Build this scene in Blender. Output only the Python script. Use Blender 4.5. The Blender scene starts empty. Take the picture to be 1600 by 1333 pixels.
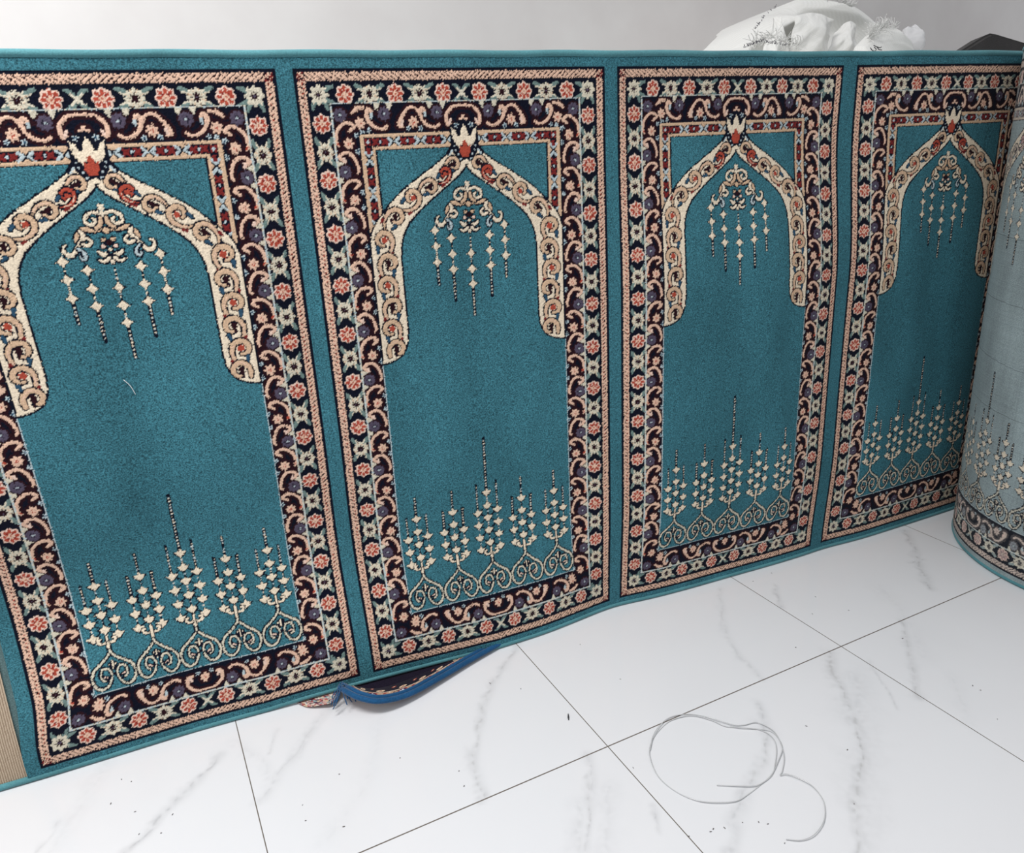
import bpy, math, random
import numpy as np
from mathutils import Matrix

rng = np.random.default_rng(7)
random.seed(7)
COL = bpy.context.scene.collection

# ------------------------------------------------------------------ helpers
def tag(o, label=None, cat=None, group=None, kind=None):
    if label: o['label'] = label
    if cat: o['category'] = cat
    if group: o['group'] = group
    if kind: o['kind'] = kind
    return o

def empty(name, loc=(0, 0, 0)):
    o = bpy.data.objects.new(name, None)
    COL.objects.link(o)
    o.location = loc
    o.empty_display_size = .1
    return o

def link_mesh(name, me, mat, parent=None):
    o = bpy.data.objects.new(name, me)
    COL.objects.link(o)
    if mat: me.materials.append(mat)
    if parent is not None:
        o.parent = parent
        o.matrix_parent_inverse = parent.matrix_world.inverted() if False else Matrix.Translation(parent.location).inverted()
    return o

def raw_mesh(name, co, quads, colors=None, smooth=True, tris=None):
    co = np.ascontiguousarray(co, np.float32).reshape(-1, 3)
    me = bpy.data.meshes.new(name)
    me.vertices.add(len(co))
    me.vertices.foreach_set('co', co.ravel())
    quads = np.asarray(quads, np.int32).reshape(-1, 4)
    n = len(quads)
    me.loops.add(n * 4)
    me.loops.foreach_set('vertex_index', quads.ravel())
    me.polygons.add(n)
    me.polygons.foreach_set('loop_start', np.arange(0, n * 4, 4, dtype=np.int32))
    me.polygons.foreach_set('loop_total', np.full(n, 4, np.int32))
    me.polygons.foreach_set('use_smooth', np.full(n, smooth, bool))
    if colors is not None:
        ca = me.color_attributes.new('Col', 'FLOAT_COLOR', 'POINT')
        c = np.ones((len(co), 4), np.float32)
        cc = np.asarray(colors, np.float32); cc = cc.reshape(-1, cc.shape[-1]); c[:, :cc.shape[1]] = cc
        ca.data.foreach_set('color', c.ravel())
    me.update(calc_edges=True)
    me.validate()
    return me

def grid_quads(nv, nu, closed_u=False, flip=False):
    i = np.arange(nv - 1)[:, None]
    m = nu if closed_u else nu - 1
    j = np.arange(m)[None, :]
    j2 = (j + 1) % nu
    a = i * nu + j; b = i * nu + j2; c = (i + 1) * nu + j2; d = (i + 1) * nu + j
    q = np.stack([a, b, c, d], -1).reshape(-1, 4)
    return q[:, ::-1] if flip else q

def grid_mesh(name, P, colors=None, flip=False, smooth=True):
    nv, nu = P.shape[:2]
    return raw_mesh(name, P, grid_quads(nv, nu, flip=flip), colors, smooth)

def tube_mesh(name, pts, ra, rb=None, n=8, up=(0, 0, 1), colors=None, phase=0.0):
    """tube along pts; ra radius (or list) sideways, rb along 'up'"""
    pts = np.asarray(pts, float)
    m = len(pts)
    ra = np.broadcast_to(np.asarray(ra, float), (m,))
    rb = ra if rb is None else np.broadcast_to(np.asarray(rb, float), (m,))
    t = np.gradient(pts, axis=0)
    t /= np.linalg.norm(t, axis=1)[:, None] + 1e-12
    up = np.broadcast_to(np.asarray(up, float), (m, 3))
    side = np.cross(t, up)
    nn = np.linalg.norm(side, axis=1)
    side[nn < 1e-5] = [1, 0, 0]
    side /= np.linalg.norm(side, axis=1)[:, None]
    u2 = np.cross(side, t)
    an = np.arange(n) / n * 2 * np.pi + phase
    P = pts[:, None] + side[:, None] * (np.cos(an)[None, :, None] * ra[:, None, None]) + u2[:, None] * (np.sin(an)[None, :, None] * rb[:, None, None])
    q = grid_quads(m, n, closed_u=True, flip=True)
    co = P.reshape(-1, 3)
    c0 = len(co)
    co = np.vstack([co, pts[0], pts[-1]])
    caps = []
    for j in range(0, n, 2):
        caps.append((c0, j, (j + 1) % n, (j + 2) % n))
        b = (m - 1) * n
        caps.append((c0 + 1, b + (j + 2) % n, b + (j + 1) % n, b + j))
    return raw_mesh(name, co, np.vstack([q, np.array(caps)]), colors)

def join_raw(parts):
    co, q, k = [], [], 0
    for me in parts:
        n = len(me.vertices)
        c = np.empty(n * 3, np.float32); me.vertices.foreach_get('co', c)
        f = np.empty(len(me.loops), np.int32); me.loops.foreach_get('vertex_index', f)
        co.append(c.reshape(-1, 3)); q.append(f.reshape(-1, 4) + k); k += n
        bpy.data.meshes.remove(me)
    return np.vstack(co), np.vstack(q)

def box_parts(x0, y0, z0, x1, y1, z1):
    co = np.array([(x, y, z) for z in (z0, z1) for y in (y0, y1) for x in (x0, x1)], float)
    q = np.array([(0, 2, 3, 1), (4, 5, 7, 6), (0, 1, 5, 4), (2, 6, 7, 3), (0, 4, 6, 2), (1, 3, 7, 5)])
    return co, q

def catmull(pts, n=8):
    p = np.asarray(pts, float)
    p = np.vstack([2 * p[0] - p[1], p, 2 * p[-1] - p[-2]])
    out = []
    for i in range(1, len(p) - 2):
        for t in np.arange(n) / n:
            a, b, c, d = p[i - 1:i + 3]
            out.append(.5 * ((2 * b) + (c - a) * t + (2 * a - 5 * b + 4 * c - d) * t * t + (3 * b - a - 3 * c + d) * t ** 3))
    out.append(p[-2])
    return np.array(out)

def lin(r, g, b):
    f = lambda c: (c / 255 / 12.92) if c / 255 <= .04045 else ((c / 255 + .055) / 1.055) ** 2.4
    return (f(r), f(g), f(b))

# ------------------------------------------------------------------ materials
def new_mat(name):
    m = bpy.data.materials.new(name); m.use_nodes = True
    nt = m.node_tree
    b = nt.nodes['Principled BSDF']
    return m, nt, b

def N(nt, kind, **kw):
    n = nt.nodes.new(kind)
    for k, v in kw.items():
        if k in n.inputs: n.inputs[k].default_value = v
        else: setattr(n, k, v)
    return n

def L(nt, a, b): nt.links.new(a, b)

def mat_pile(name='carpet_pile', rough=.85, sheen=.06, noise=.27, fine=420, soft=9, bump=.35, base=None, weave=False):
    m, nt, b = new_mat(name)
    tc = N(nt, 'ShaderNodeTexCoord')
    if base is None:
        at = N(nt, 'ShaderNodeAttribute', attribute_name='Col'); src = at.outputs['Color']
    else:
        rgb = N(nt, 'ShaderNodeRGB'); rgb.outputs[0].default_value = (*base, 1); src = rgb.outputs[0]
    n1 = N(nt, 'ShaderNodeTexNoise', Scale=fine, Detail=2.0)
    n2 = N(nt, 'ShaderNodeTexNoise', Scale=soft, Detail=4.0)
    mp2 = N(nt, 'ShaderNodeMapping'); mp2.inputs['Scale'].default_value = (1.0, 1.0, .38)
    L(nt, tc.outputs['Object'], n1.inputs['Vector'])
    L(nt, tc.outputs['Object'], mp2.inputs['Vector']); L(nt, mp2.outputs[0], n2.inputs['Vector'])
    m1 = N(nt, 'ShaderNodeMapRange'); m1.inputs['From Min'].default_value = .3; m1.inputs['From Max'].default_value = .7
    m1.inputs['To Min'].default_value = 1 - noise * 2.2; m1.inputs['To Max'].default_value = 1 + noise * 2.2
    m2 = N(nt, 'ShaderNodeMapRange'); m2.inputs['From Min'].default_value = .3; m2.inputs['From Max'].default_value = .7
    m2.inputs['To Min'].default_value = .84; m2.inputs['To Max'].default_value = 1.16
    L(nt, n1.outputs['Fac'], m1.inputs['Value']); L(nt, n2.outputs['Fac'], m2.inputs['Value'])
    mu = N(nt, 'ShaderNodeMath', operation='MULTIPLY')
    L(nt, m1.outputs[0], mu.inputs[0]); L(nt, m2.outputs[0], mu.inputs[1])
    if base is None:
        # tufts of the plain ground sparkle more than the tight coloured knots
        mm = N(nt, 'ShaderNodeMix', data_type='FLOAT'); mm.inputs['A'].default_value = 1.0
        L(nt, at.outputs['Alpha'], mm.inputs['Factor']); L(nt, mu.outputs[0], mm.inputs['B']); mu = mm
    mx = N(nt, 'ShaderNodeVectorMath', operation='SCALE')
    L(nt, src, mx.inputs[0]); L(nt, mu.outputs[0], mx.inputs['Scale'])
    L(nt, mx.outputs[0], b.inputs['Base Color'])
    hgt = n1.outputs['Fac']
    if weave:
        w1 = N(nt, 'ShaderNodeTexWave', Scale=weave, Distortion=1.5, Detail=1.0); w1.bands_direction = 'Z'
        L(nt, tc.outputs['Object'], w1.inputs['Vector'])
        ad = N(nt, 'ShaderNodeMath', operation='ADD')
        L(nt, w1.outputs['Fac'], ad.inputs[0]); L(nt, n1.outputs['Fac'], ad.inputs[1]); hgt = ad.outputs[0]
    bp = N(nt, 'ShaderNodeBump', Strength=bump, Distance=.002)
    L(nt, hgt, bp.inputs['Height']); L(nt, bp.outputs[0], b.inputs['Normal'])
    b.inputs['Roughness'].default_value = rough
    b.inputs['Sheen Weight'].default_value = sheen
    b.inputs['Sheen Roughness'].default_value = .45
    b.inputs['Specular IOR Level'].default_value = .08
    return m

TEAL = np.array(lin(60, 113, 126))
PAL = np.array([
    TEAL,                    # 0 teal
    lin(12, 16, 32),         # 1 navy
    lin(40, 16, 24),         # 2 dark maroon
    lin(226, 188, 165),      # 3 peach
    lin(236, 220, 196),      # 4 cream
    lin(212, 180, 150),      # 5 tan
    lin(172, 74, 58),        # 6 rust
    lin(120, 40, 40),        # 7 dark red
    lin(184, 198, 202),      # 8 light blue
    lin(112, 134, 130),      # 9 sage
    lin(84, 76, 94),         # 10 purple grey
    lin(230, 200, 184),      # 11 pink white
    lin(48, 80, 104),        # 12 slate blue
    lin(214, 206, 186),      # 13 pale straw
])

# ------------------------------------------------------------------ carpet design, drawn knot by knot
UW, VH = 577.0, 1142.0
NU, NV = 346, 680
du, dv = UW / NU, VH / NV
G = np.full((NV, NU), 1, np.int8)
uc = (np.arange(NU) + .5) * du
vc = (np.arange(NV) + .5) * dv

def window(u0, v0, u1, v1):
    i0, i1 = max(0, int(v0 / dv) - 1), min(NV, int(v1 / dv) + 2)
    j0, j1 = max(0, int(u0 / du) - 1), min(NU, int(u1 / du) + 2)
    if i1 <= i0 or j1 <= j0: return None
    U, V = np.meshgrid(uc[j0:j1], vc[i0:i1])
    return G[i0:i1, j0:j1], U, V

def rect(u0, v0, u1, v1, c):
    w = window(u0, v0, u1, v1)
    if w is None: return
    g, U, V = w
    g[(U >= u0) & (U < u1) & (V >= v0) & (V < v1)] = c

def disc(u, v, r, c, n=0, amp=0.0, ph=0.0):
    w = window(u - r, v - r, u + r, v + r)
    if w is None: return
    g, U, V = w
    rr = np.hypot(U - u, V - v)
    lim = r
    if n: lim = r * (1 - amp + amp * np.cos(n * (np.arctan2(V - v, U - u) + ph)))
    g[rr < lim] = c

def _dist(pts, r, U, V):
    D = np.full(U.shape, 1e9)
    for k in range(len(pts) - 1):
        a, b = pts[k], pts[k + 1]
        ab = b - a
        l2 = max(ab @ ab, 1e-9)
        t = np.clip(((U - a[0]) * ab[0] + (V - a[1]) * ab[1]) / l2, 0, 1)
        d = np.hypot(U - a[0] - t * ab[0], V - a[1] - t * ab[1]) - (r[k] + (r[k + 1] - r[k]) * t)
        D = np.minimum(D, d)
    return D

def stroke(pts, r, c, oc=None, ow=2.0, halo=None, hw=4.5, smooth=True, beads=None):
    pts = np.asarray(pts, float)
    r = np.broadcast_to(np.asarray(r, float), (len(pts),)) if np.ndim(r) == 0 or len(np.atleast_1d(r)) == len(pts) else np.interp(np.linspace(0, 1, len(pts)), np.linspace(0, 1, len(r)), r)
    if smooth and len(pts) > 2:
        q = catmull(np.c_[pts, r], 5); pts, r = q[:, :2], q[:, 2]
    pad = max(r) + max(ow if oc is not None else 0, hw if halo is not None else 0) + 1
    w = window(pts[:, 0].min() - pad, pts[:, 1].min() - pad, pts[:, 0].max() + pad, pts[:, 1].max() + pad)
    if w is None: return
    g, U, V = w
    D = _dist(pts, r, U, V)
    if halo is not None:
        mk = (D < hw) & ((g == 1) | (g == 2)); g[mk] = halo
    if oc is not None: g[(D < ow)] = oc
    g[D < 0] = c

def poly(pts, c, oc=None, ow=2.0):
    p = np.asarray(pts, float)
    pad = ow + 1
    w = window(p[:, 0].min() - pad, p[:, 1].min() - pad, p[:, 0].max() + pad, p[:, 1].max() + pad)
    if w is None: return
    g, U, V = w
    ins = np.zeros(U.shape, bool)
    k = len(p)
    for i in range(k):
        x1, y1 = p[i]; x2, y2 = p[(i + 1) % k]
        if y1 == y2: continue
        cond = ((y1 > V) != (y2 > V)) & (U < (x2 - x1) * (V - y1) / (y2 - y1) + x1)
        ins ^= cond
    if oc is not None:
        D = _dist(np.vstack([p, p[:1]]), np.zeros(k + 1), U, V)
        g[D < ow] = oc
    g[ins] = c

C = UW / 2

# rope
def rope():
    rect(5, 5, UW - 5, VH - 5, 3)
    rect(18, 18, UW - 18, VH - 18, 1)
    for (i0, i1) in ((5, 18.3), (VH - 18.3, VH - 5)):
        g, U, V = window(0, i0, UW, i1)
        w = V - i0
        ph = ((U + 1.25 * w) % 9.4)
        g[(w > 1.5) & (w < 11.5) & (ph < 2.5) & (U > 14) & (U < UW - 14)] = 2
        g[((w < 1.9) | (w > 11.6)) & (((U + w * .5) % 4.7) < 1.5) & (w > 0) & (w < 13.3)] = 1
    for (j0, j1, s) in ((5, 18.3, 1), (UW - 18.3, UW - 5, -1)):
        g, U, V = window(j0, 0, j1, VH)
        w = (U - j0) if s > 0 else (j1 - U)
        ph = ((V + .8 * w) % 7.6)
        g[(w > 3.2) & (w < 10.2) & (ph < 2.3) & (V > 16) & (V < VH - 16)] = 2
        ph2 = ((V - .6 * w + 3) % 7.6)
        g[(w > 6.6) & (w < 9.5) & (ph2 < 1.5) & (V > 16) & (V < VH - 16)] = 6
        g[((w < 1.7) | (w > 12.0)) & ((V % 4.4) < 1.4) & (w > 0) & (w < 13.3)] = 1
    for u in (11.5, UW - 11.5):
        for v in (11.5, VH - 11.5):
            g, U, V = window(u - 4.5, v - 4.5, u + 4.5, v + 4.5)
            k = rng.random(g.shape)
            g[(k < .35)] = 7
            g[(k > .8)] = 2
rope()

def cream_flower(u, v, hor, corner=False):
    dirs = [(s, q) for s in (-1, 1) for q in (-1, 1)]
    for s, q in dirs:
        if hor:
            stroke([(u + s * 11, v + q * 7), (u + s * 18, v + q * 11.5), (u + s * 25, v + q * 13.5)], [3.8, 3.6, 1.8], 9)
            stroke([(u + s * 13, v + q * 6), (u + s * 20, v + q * 8)], [1.7, 1.0], 13)
        else:
            stroke([(u + q * 7, v + s * 11), (u + q * 11.5, v + s * 17), (u + q * 13.5, v + s * 23.5)], [3.8, 3.6, 1.8], 9)
            stroke([(u + q * 6, v + s * 13), (u + q * 9, v + s * 19)], [1.7, 1.0], 13)
    disc(u, v, 15, 13, 8, .12)
    for k in range(8):
        a = (k + .5) * math.pi / 4
        stroke([(u + 8.5 * math.cos(a), v + 8.5 * math.sin(a)), (u + 13 * math.cos(a), v + 13 * math.sin(a))], .6, 5)
    disc(u, v, 7.8, 2, 8, .22)
    disc(u, v, 1.6, 10)

def rust_flower(u, v):
    disc(u, v, 16, 11, 8, .08)
    disc(u, v, 13.6, 6, 8, .13)
    for k in range(8):
        a = (k + .5) * math.pi / 4
        stroke([(u + 6 * math.cos(a), v + 6 * math.sin(a)), (u + 13 * math.cos(a), v + 13 * math.sin(a))], .7, 11)
    disc(u, v, 5.6, 3, 4, .15)
    for k in range(4):
        a = (k + .5) * math.pi / 2
        disc(u + 6.4 * math.cos(a), v + 6.4 * math.sin(a), 1.4, 7)
    disc(u, v, 1.5, 6)

VF = [VH - 39.5 - (VH - 79) / 24 * i for i in range(25)]
def flower_band():
    for vrow in (VF[0], VF[24]):
        # middle sprig
        for s in (-1, 1):
            for q in (-1, 1):
                stroke([(C + s * 3, vrow + q * 3), (C + s * 8, vrow + q * 10), (C + s * 15, vrow + q * 13)], [3, 3.6, 2], 9)
                stroke([(C, vrow), (C + s * 8, vrow + q * 7)], [2.2, 1.8], 13)
        disc(C, vrow, 3.4, 13)
        for k, du_ in enumerate((34, 77.5, 121, 165, 208)):
            if k % 2: cream_flower(C - du_, vrow, True)
        for k, du_ in enumerate((34, 77.5, 121, 165, 208)):
            if not k % 2: rust_flower(C - du_, vrow)
    for i in range(2, 23, 2): cream_flower(37.5, VF[i], False)
    for i in (0, 24):
        v = VF[i]; s = -1 if i == 0 else 1
        for q in (-1, 1):
            stroke([(37.5 + 11, v + q * 7), (37.5 + 18, v + q * 11), (37.5 + 25, v + q * 12)], [3.6, 3.4, 1.6], 9)
            stroke([(37.5 + q * 7, v + s * 11), (37.5 + q * 11, v + s * 17), (37.5 + q * 12, v + s * 23)], [3.6, 3.4, 1.6], 9)
        disc(37.5, v, 16, 13, 8, .12); disc(37.5, v, 7.2, 2, 8, .26); disc(37.5, v, 2, 10)
    for i in range(1, 24, 2): rust_flower(37.5, VF[i])
flower_band()

# dark scroll band
U0, V0, V1 = 56.0, 58.0, VH - 54.5
rect(U0, V0, UW - U0, V1, 1)

def orange_flower(u, v, r=10.0):
    w = window(u - r - 4, v - r - 4, u + r + 4, v + r + 4)
    g, U, V = w
    rr = np.hypot(U - u, V - v)
    g[(rr < r + 3.5) & (g == 1)] = 2
    disc(u, v, r, 3, 7, .17)
    disc(u, v, 3.0, 6, 3, .3)
    disc(u, v, 1.0, 3)

def purple_flower(u, v, r=11.5):
    w = window(u - r - 4, v - r - 4, u + r + 4, v + r + 4)
    g, U, V = w
    rr = np.hypot(U - u, V - v)
    g[(rr < r + 2.5) & (g == 1)] = 2
    disc(u, v, r, 10, 9, .09)
    disc(u, v, 5.2, 1, 6, .3)
    disc(u, v, 3.0, 10)
    disc(u, v, 2.0, 8)

def blue_bit(u, v, a=0.0):
    disc(u, v, 5.2, 8, 5, .3, a)
    disc(u, v, 1.6, 12)

def spur(u, v, a):
    d = np.array([math.cos(a), math.sin(a)]); n = np.array([-d[1], d[0]])
    p = np.array([u, v])
    poly([p + n * 5.5, p + d * 8 + n * 2, p + d * 11, p + d * 8 - n * 2, p - n * 5.5], 13)

def row_motifs(f):
    """f(t,w) -> (u,v); t is the distance from the middle (positive outwards), w from the outer line"""
    P = lambda L_: [f(*p) for p in L_]
    # halo pass
    def arc(L_, r): stroke(P(L_), [k_ * .76 for k_ in r], 3, halo=2, hw=5.0)
    arc([(22, 38), (30, 35), (32, 22), (22, 10), (10, 5.5), (0, 6.5)], [3.6, 4.8, 4.2, 3.4, 2.6, 2.6])
    for t0 in (49, 144):
        arc([(t0 + 21, 14), (t0 + 26, 9), (t0 + 30.5, 17), (t0 + 26, 30), (t0 + 15, 38), (t0 + 4, 40), (t0 - 3, 36)], [3.2, 4.6, 4.6, 4.0, 3.2, 2.8, 3.6])
    arc([(93 - 9, 12), (93 - 4, 8), (93 + 7, 8), (93 + 19, 20), (93 + 26, 35), (93 + 20, 38)], [3.2, 2.8, 3.2, 4.0, 4.8, 3.0])
    stroke(P([(179, 5), (190, 7), (199, 14)]), [2.6, 3.4, 2.2], 3, halo=2, hw=4)
    stroke(P([(24, 29), (27, 35)]), [2.6, 2.2], 11)
    stroke(P([(112, 28), (114, 35)]), [2.6, 2.2], 11)
    for t0 in (49, 144): stroke(P([(t0 + 22, 17), (t0 + 22, 23)]), [2.8, 1.4], 8)
    for t, w in ((0, 31), (93, 31), (187, 30)): orange_flower(*f(t, w))
    for t, w in ((49, 16), (144, 16)): purple_flower(*f(t, w))
    for t in (37, 61.5, 134, 156):
        a = f(t, 0); b = f(t, 10); spur(a[0], a[1], math.atan2(b[1] - a[1], b[0] - a[0]))
    for t, w in ((12, 41), (80, 41), (103, 41), (173, 42)): blue_bit(*f(t, w))

row_motifs(lambda t, w: (C - t, V1 - w))
row_motifs(lambda t, w: (C - t, V0 + w * .98))
vo = [1026 - 91.5 * j for j in range(10)] + [106]
vp = [981 - 91.5 * j for j in range(10)]
for v in vp:
    stroke([(66, v + 18), (60, v + 24), (67, v + 30), (78, v + 30), (87, v + 19), (91, v + 2), (88, v - 3)], [2.8, 3.0, 2.9, 2.7, 2.7, 2.6, 2.0], 3, halo=2, hw=5)
for v in vo:
    stroke([(82, v + 20), (90, v + 26), (84, v + 32), (72, v + 31), (61, v + 20), (58, v + 4), (61, v - 2)], [2.4, 3.0, 2.9, 2.6, 2.6, 2.7, 2.6], 3, halo=2, hw=5)
    stroke([(60, v + 1), (62, v - 1)], 1.6, 6)
for v in vp:
    stroke([(68, v + 20), (69, v + 16)], [2.8, 2], 11)
    purple_flower(67.5, v)
    spur(55, v + 14, 0); spur(55, v - 13, 0)
for v in vo:
    orange_flower(79, v)
    if v > 120:
        blue_bit(93, v + 12, .5); blue_bit(93, v - 13, .2)
purple_flower(69, VH - 71); purple_flower(69, 73)
orange_flower(103, 95, 9)
blue_bit(96, 112); blue_bit(104, VH - 99)

# thin pale lines of the dark band
def pale_line(u0, v0, u1, v1, horiz):
    w = window(min(u0, u1), min(v0, v1), max(u0, u1), max(v0, v1))
    g, U, V = w
    mk = (U >= u0) & (U < u1) & (V >= v0) & (V < v1) & (g != 13)
    g[mk] = 8
    mk2 = mk & (rng.random(g.shape) < .35); g[mk2] = 13
pale_line(U0 - 2.6, V0 - 2.6, UW - U0, V0, True)
pale_line(U0 - 2.6, V1, UW - U0, V1 + 2.6, True)
pale_line(U0 - 2.6, V0, U0, V1 + 2.6, False)

# field
FU, FV0, FV1 = 97.0, 111.0, VH - 101.5
rect(FU, FV0, UW - FU, FV1, 0)
rect(FU - 2.6, FV0 - 2.6, FU, 643, 8)
rect(FU - 2.6, FV0 - 2.6, UW - FU, FV0, 8)

# tan key border round the top of the field
BT = FV1
rect(97, 868, 126, BT + 1, 1); rect(97, BT - 28, UW / 2 + 5, BT + 1, 1)
rect(99, 868, 124, BT - 1, 5); rect(99, BT - 26, UW / 2 + 5, BT - 1, 5)
rect(104.5, 868, 119, BT - 6.5, 1); rect(104.5, BT - 21, UW / 2 + 5, BT - 6.5, 1)
def red_motif(u, v, hor):
    for s in (-1, 1):
        a = (u + s * 8, v) if hor else (u, v + s * 9)
        for k in range(4):
            an = k * math.pi / 2 + math.pi / 4
            stroke([a, (a[0] + 6.5 * math.cos(an), a[1] + 6.5 * math.sin(an))], [3.0, 1.8], 7)
    disc(u, v, 3.4, 1); disc(u, v, 2.4, 8)
def blue_pair(u, v, hor):
    for s in (-1, 1):
        for q in (-1, 1):
            if hor:
                poly([(u + q * 13 - 8, v + s * 8) if False else (u - 6, v + s * 8), (u + 6, v + s * 8), (u, v + s * 2.5)], 5)
                stroke([(u + q * 3, v), (u + q * 9.5, v + s * 5.5)], [1.8, 2.2], 8)
            else:
                poly([(u + s * 8, v - 6), (u + s * 8, v + 6), (u + s * 2.5, v)], 5)
                stroke([(u, v + q * 3), (u + s * 5.5, v + q * 10)], [1.8, 2.2], 8)
vm = BT - 13.7
for t in (59, 107, 155): red_motif(C - t, vm, True)
for t in (33, 83, 131): blue_pair(C - t, vm, True)
um = 111.7
disc(um, vm, 7.5, 7, 4, .2, math.pi / 4); disc(um, vm, 2.6, 8)
for v in (971, 914): red_motif(um, v, False)
for v in (1001, 943, 887): blue_pair(um, v, False)
stroke([(um, vm - 12), (um, vm - 16)], 3.4, 7)

# pointed arch band
outer = catmull([(280, 1012), (258, 1004), (232, 986), (206, 971), (160, 941), (125, 908), (104, 880), (97.5, 850), (97.5, 800), (97.5, 642)], 5)
inner = catmull([(97.5, 641), (115, 643), (134, 652), (146, 670), (150, 690), (151.5, 740), (151, 800), (152, 840), (158, 866), (173, 891), (205, 919), (240, 943), (268, 962), (283, 975), (288.5, 984)], 5)
band = np.vstack([outer, inner, [(288.5, 1012)]])
# clear the key border where it meets the arch
poly(band, 4, oc=1, ow=2.6)
stroke(inner[:-1], .7, 1)
stroke([(100, 880), (97.8, 850), (97.8, 700), (97.8, 648)], .9, 1)

SW = [((263, 985), 'd'), ((246, 968), 'r'), ((215, 949), 'd'), ((181, 930), 'r'), ((146, 901), 'd'), ((123, 861), 'r'), ((126, 821), 'd'), ((121, 781), 'r'), ((126, 742), 'd'), ((121, 702), 'r'), ((126, 664), 'd')]
def swirl(k):
    (u, v), kind = SW[k]
    nu_, nv_ = SW[k + 1][0] if k + 1 < len(SW) else (u - 1, v - 38)
    pu, pv = SW[k - 1][0] if k else (u + 14, v + 14)
    d = np.array([nu_ - pu, nv_ - pv], float); d /= np.linalg.norm(d)      # along the band, downwards
    n = np.array([-d[1], d[0]])                                            # to the outer/inner side
    s = 1 if kind == 'r' else -1
    if k < 2: s = -s if False else s
    body = 6 if k == 1 else 5
    c = np.array([u, v])
    R = 16.5 if k > 4 else 15.0
    if k < 3: R = 13.0
    if k < 2: R = 11.5
    pts, rr = [], []
    # tail starts down the band on one side, goes over the top, curls into the middle
    T = [(24, .25, 1.6), (17, .72, 2.4), (8, .98, 3.2), (-2, .98, 3.8), (-10, .55, 4.2), (-12.5, -.1, 4.4), (-8, -.75, 4.2), (0, -.88, 3.8), (6, -.5, 3.2), (6, .05, 2.2)]
    sc = R / 13.5
    if k == len(SW) - 1: T = T[2:]
    for a, b, r in T:
        pts.append(c + d * a * sc + n * (s * b * R * .92)); rr.append(r * sc * .80)
    stroke(pts, rr, body, oc=1, ow=2.3)
    stroke([pts[1], pts[2], pts[3], pts[4]], [.4, .8, .8, .4], 3)
    col = 6 if kind == 'r' else 2
    q0 = c + d * (-2 * sc); disc(q0[0], q0[1], 5.2 * sc, col, 5, .12)
    if kind == 'd':
        stroke([c + d * 2, c + d * 9 * sc + n * s * 3], [2.6, 1.2], 2)
    if k == len(SW) - 1: return
    q = c + d * 13 * sc - n * (s * R * .62)
    stroke([q - d * 3, q + d * 5 * sc + n * s * 2], [3.0 * sc, 1.8], 12, oc=1, ow=1.2)
    if k > 2 or k == 1:
        q = c + d * 17 * sc + n * (s * R * 1.05)
        stroke([q - d * 3, q + d * 3], [2.6, 2.0], 7)
for k in range(len(SW)): swirl(k)

# crown over the arch
def crown():
    poly([(262, 1050), (C, 1060), (C, 980), (276, 992), (262, 1008), (262, 1030)], 1)
    stroke([(262, 1012), (255, 1003)], 3.5, 1); stroke([(263, 1008), (258, 1000)], [1.8, 1.2], 8)
    poly([(264, 1046), (271, 1041), (277, 1030), (281, 1033), (284.5, 1046), (C, 1052), (C, 1008), (278, 1012), (268, 1022)], 4)
    stroke([(283, 1044), (279, 1034)], .8, 1)
    blue_bit(275, 1050)
    disc(C, 1006, 11.5, 1)
    poly([(278.5, 1004), (279, 1016), (283, 1013), (286, 1022), (C, 1026), (C, 995), (283, 996)], 6)
    for a, b in ((275, 1001), (271, 1008), (279, 993), (268, 1015)):
        disc(a, b, 1.7, 8)
    stroke([(C, 990), (281, 984), (276, 977)], [3.2, 2.0, 1.2], 4)
    disc(C, 988, 4.5, 4)
crown()

# hanging lamp
def star(u, v, a=11.2, b=11.0, up=False):
    for c, e in ((1, 3.0), (4, 0)):
        w = window(u - a - 4, v - b - 4, u + a + 4, v + b + 4)
        g, U, V = w
        x = np.abs(U - u) / (a + e); y = np.abs(V - v) / (b + e)
        g[(x ** .64 + y ** .64) < 1.0] = c
        if c == 4: g[np.hypot(U - u, V - v) < 4.0] = 4
        else: g[np.hypot(U - u, V - v) < 6.0] = 1

def beads(u, v0, v1, r=2.9, step=6.2):
    stroke([(u, v0), (u, v1)], r, 1, smooth=False)
    v = v0 - 2.4 if v0 > v1 else v0 + 2.4
    sgn = -1 if v0 > v1 else 1
    while (v - v1) * sgn < 0:
        disc(u, v, 1.75, 8); disc(u, v, 1.2, 4)
        v += sgn * step

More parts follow.
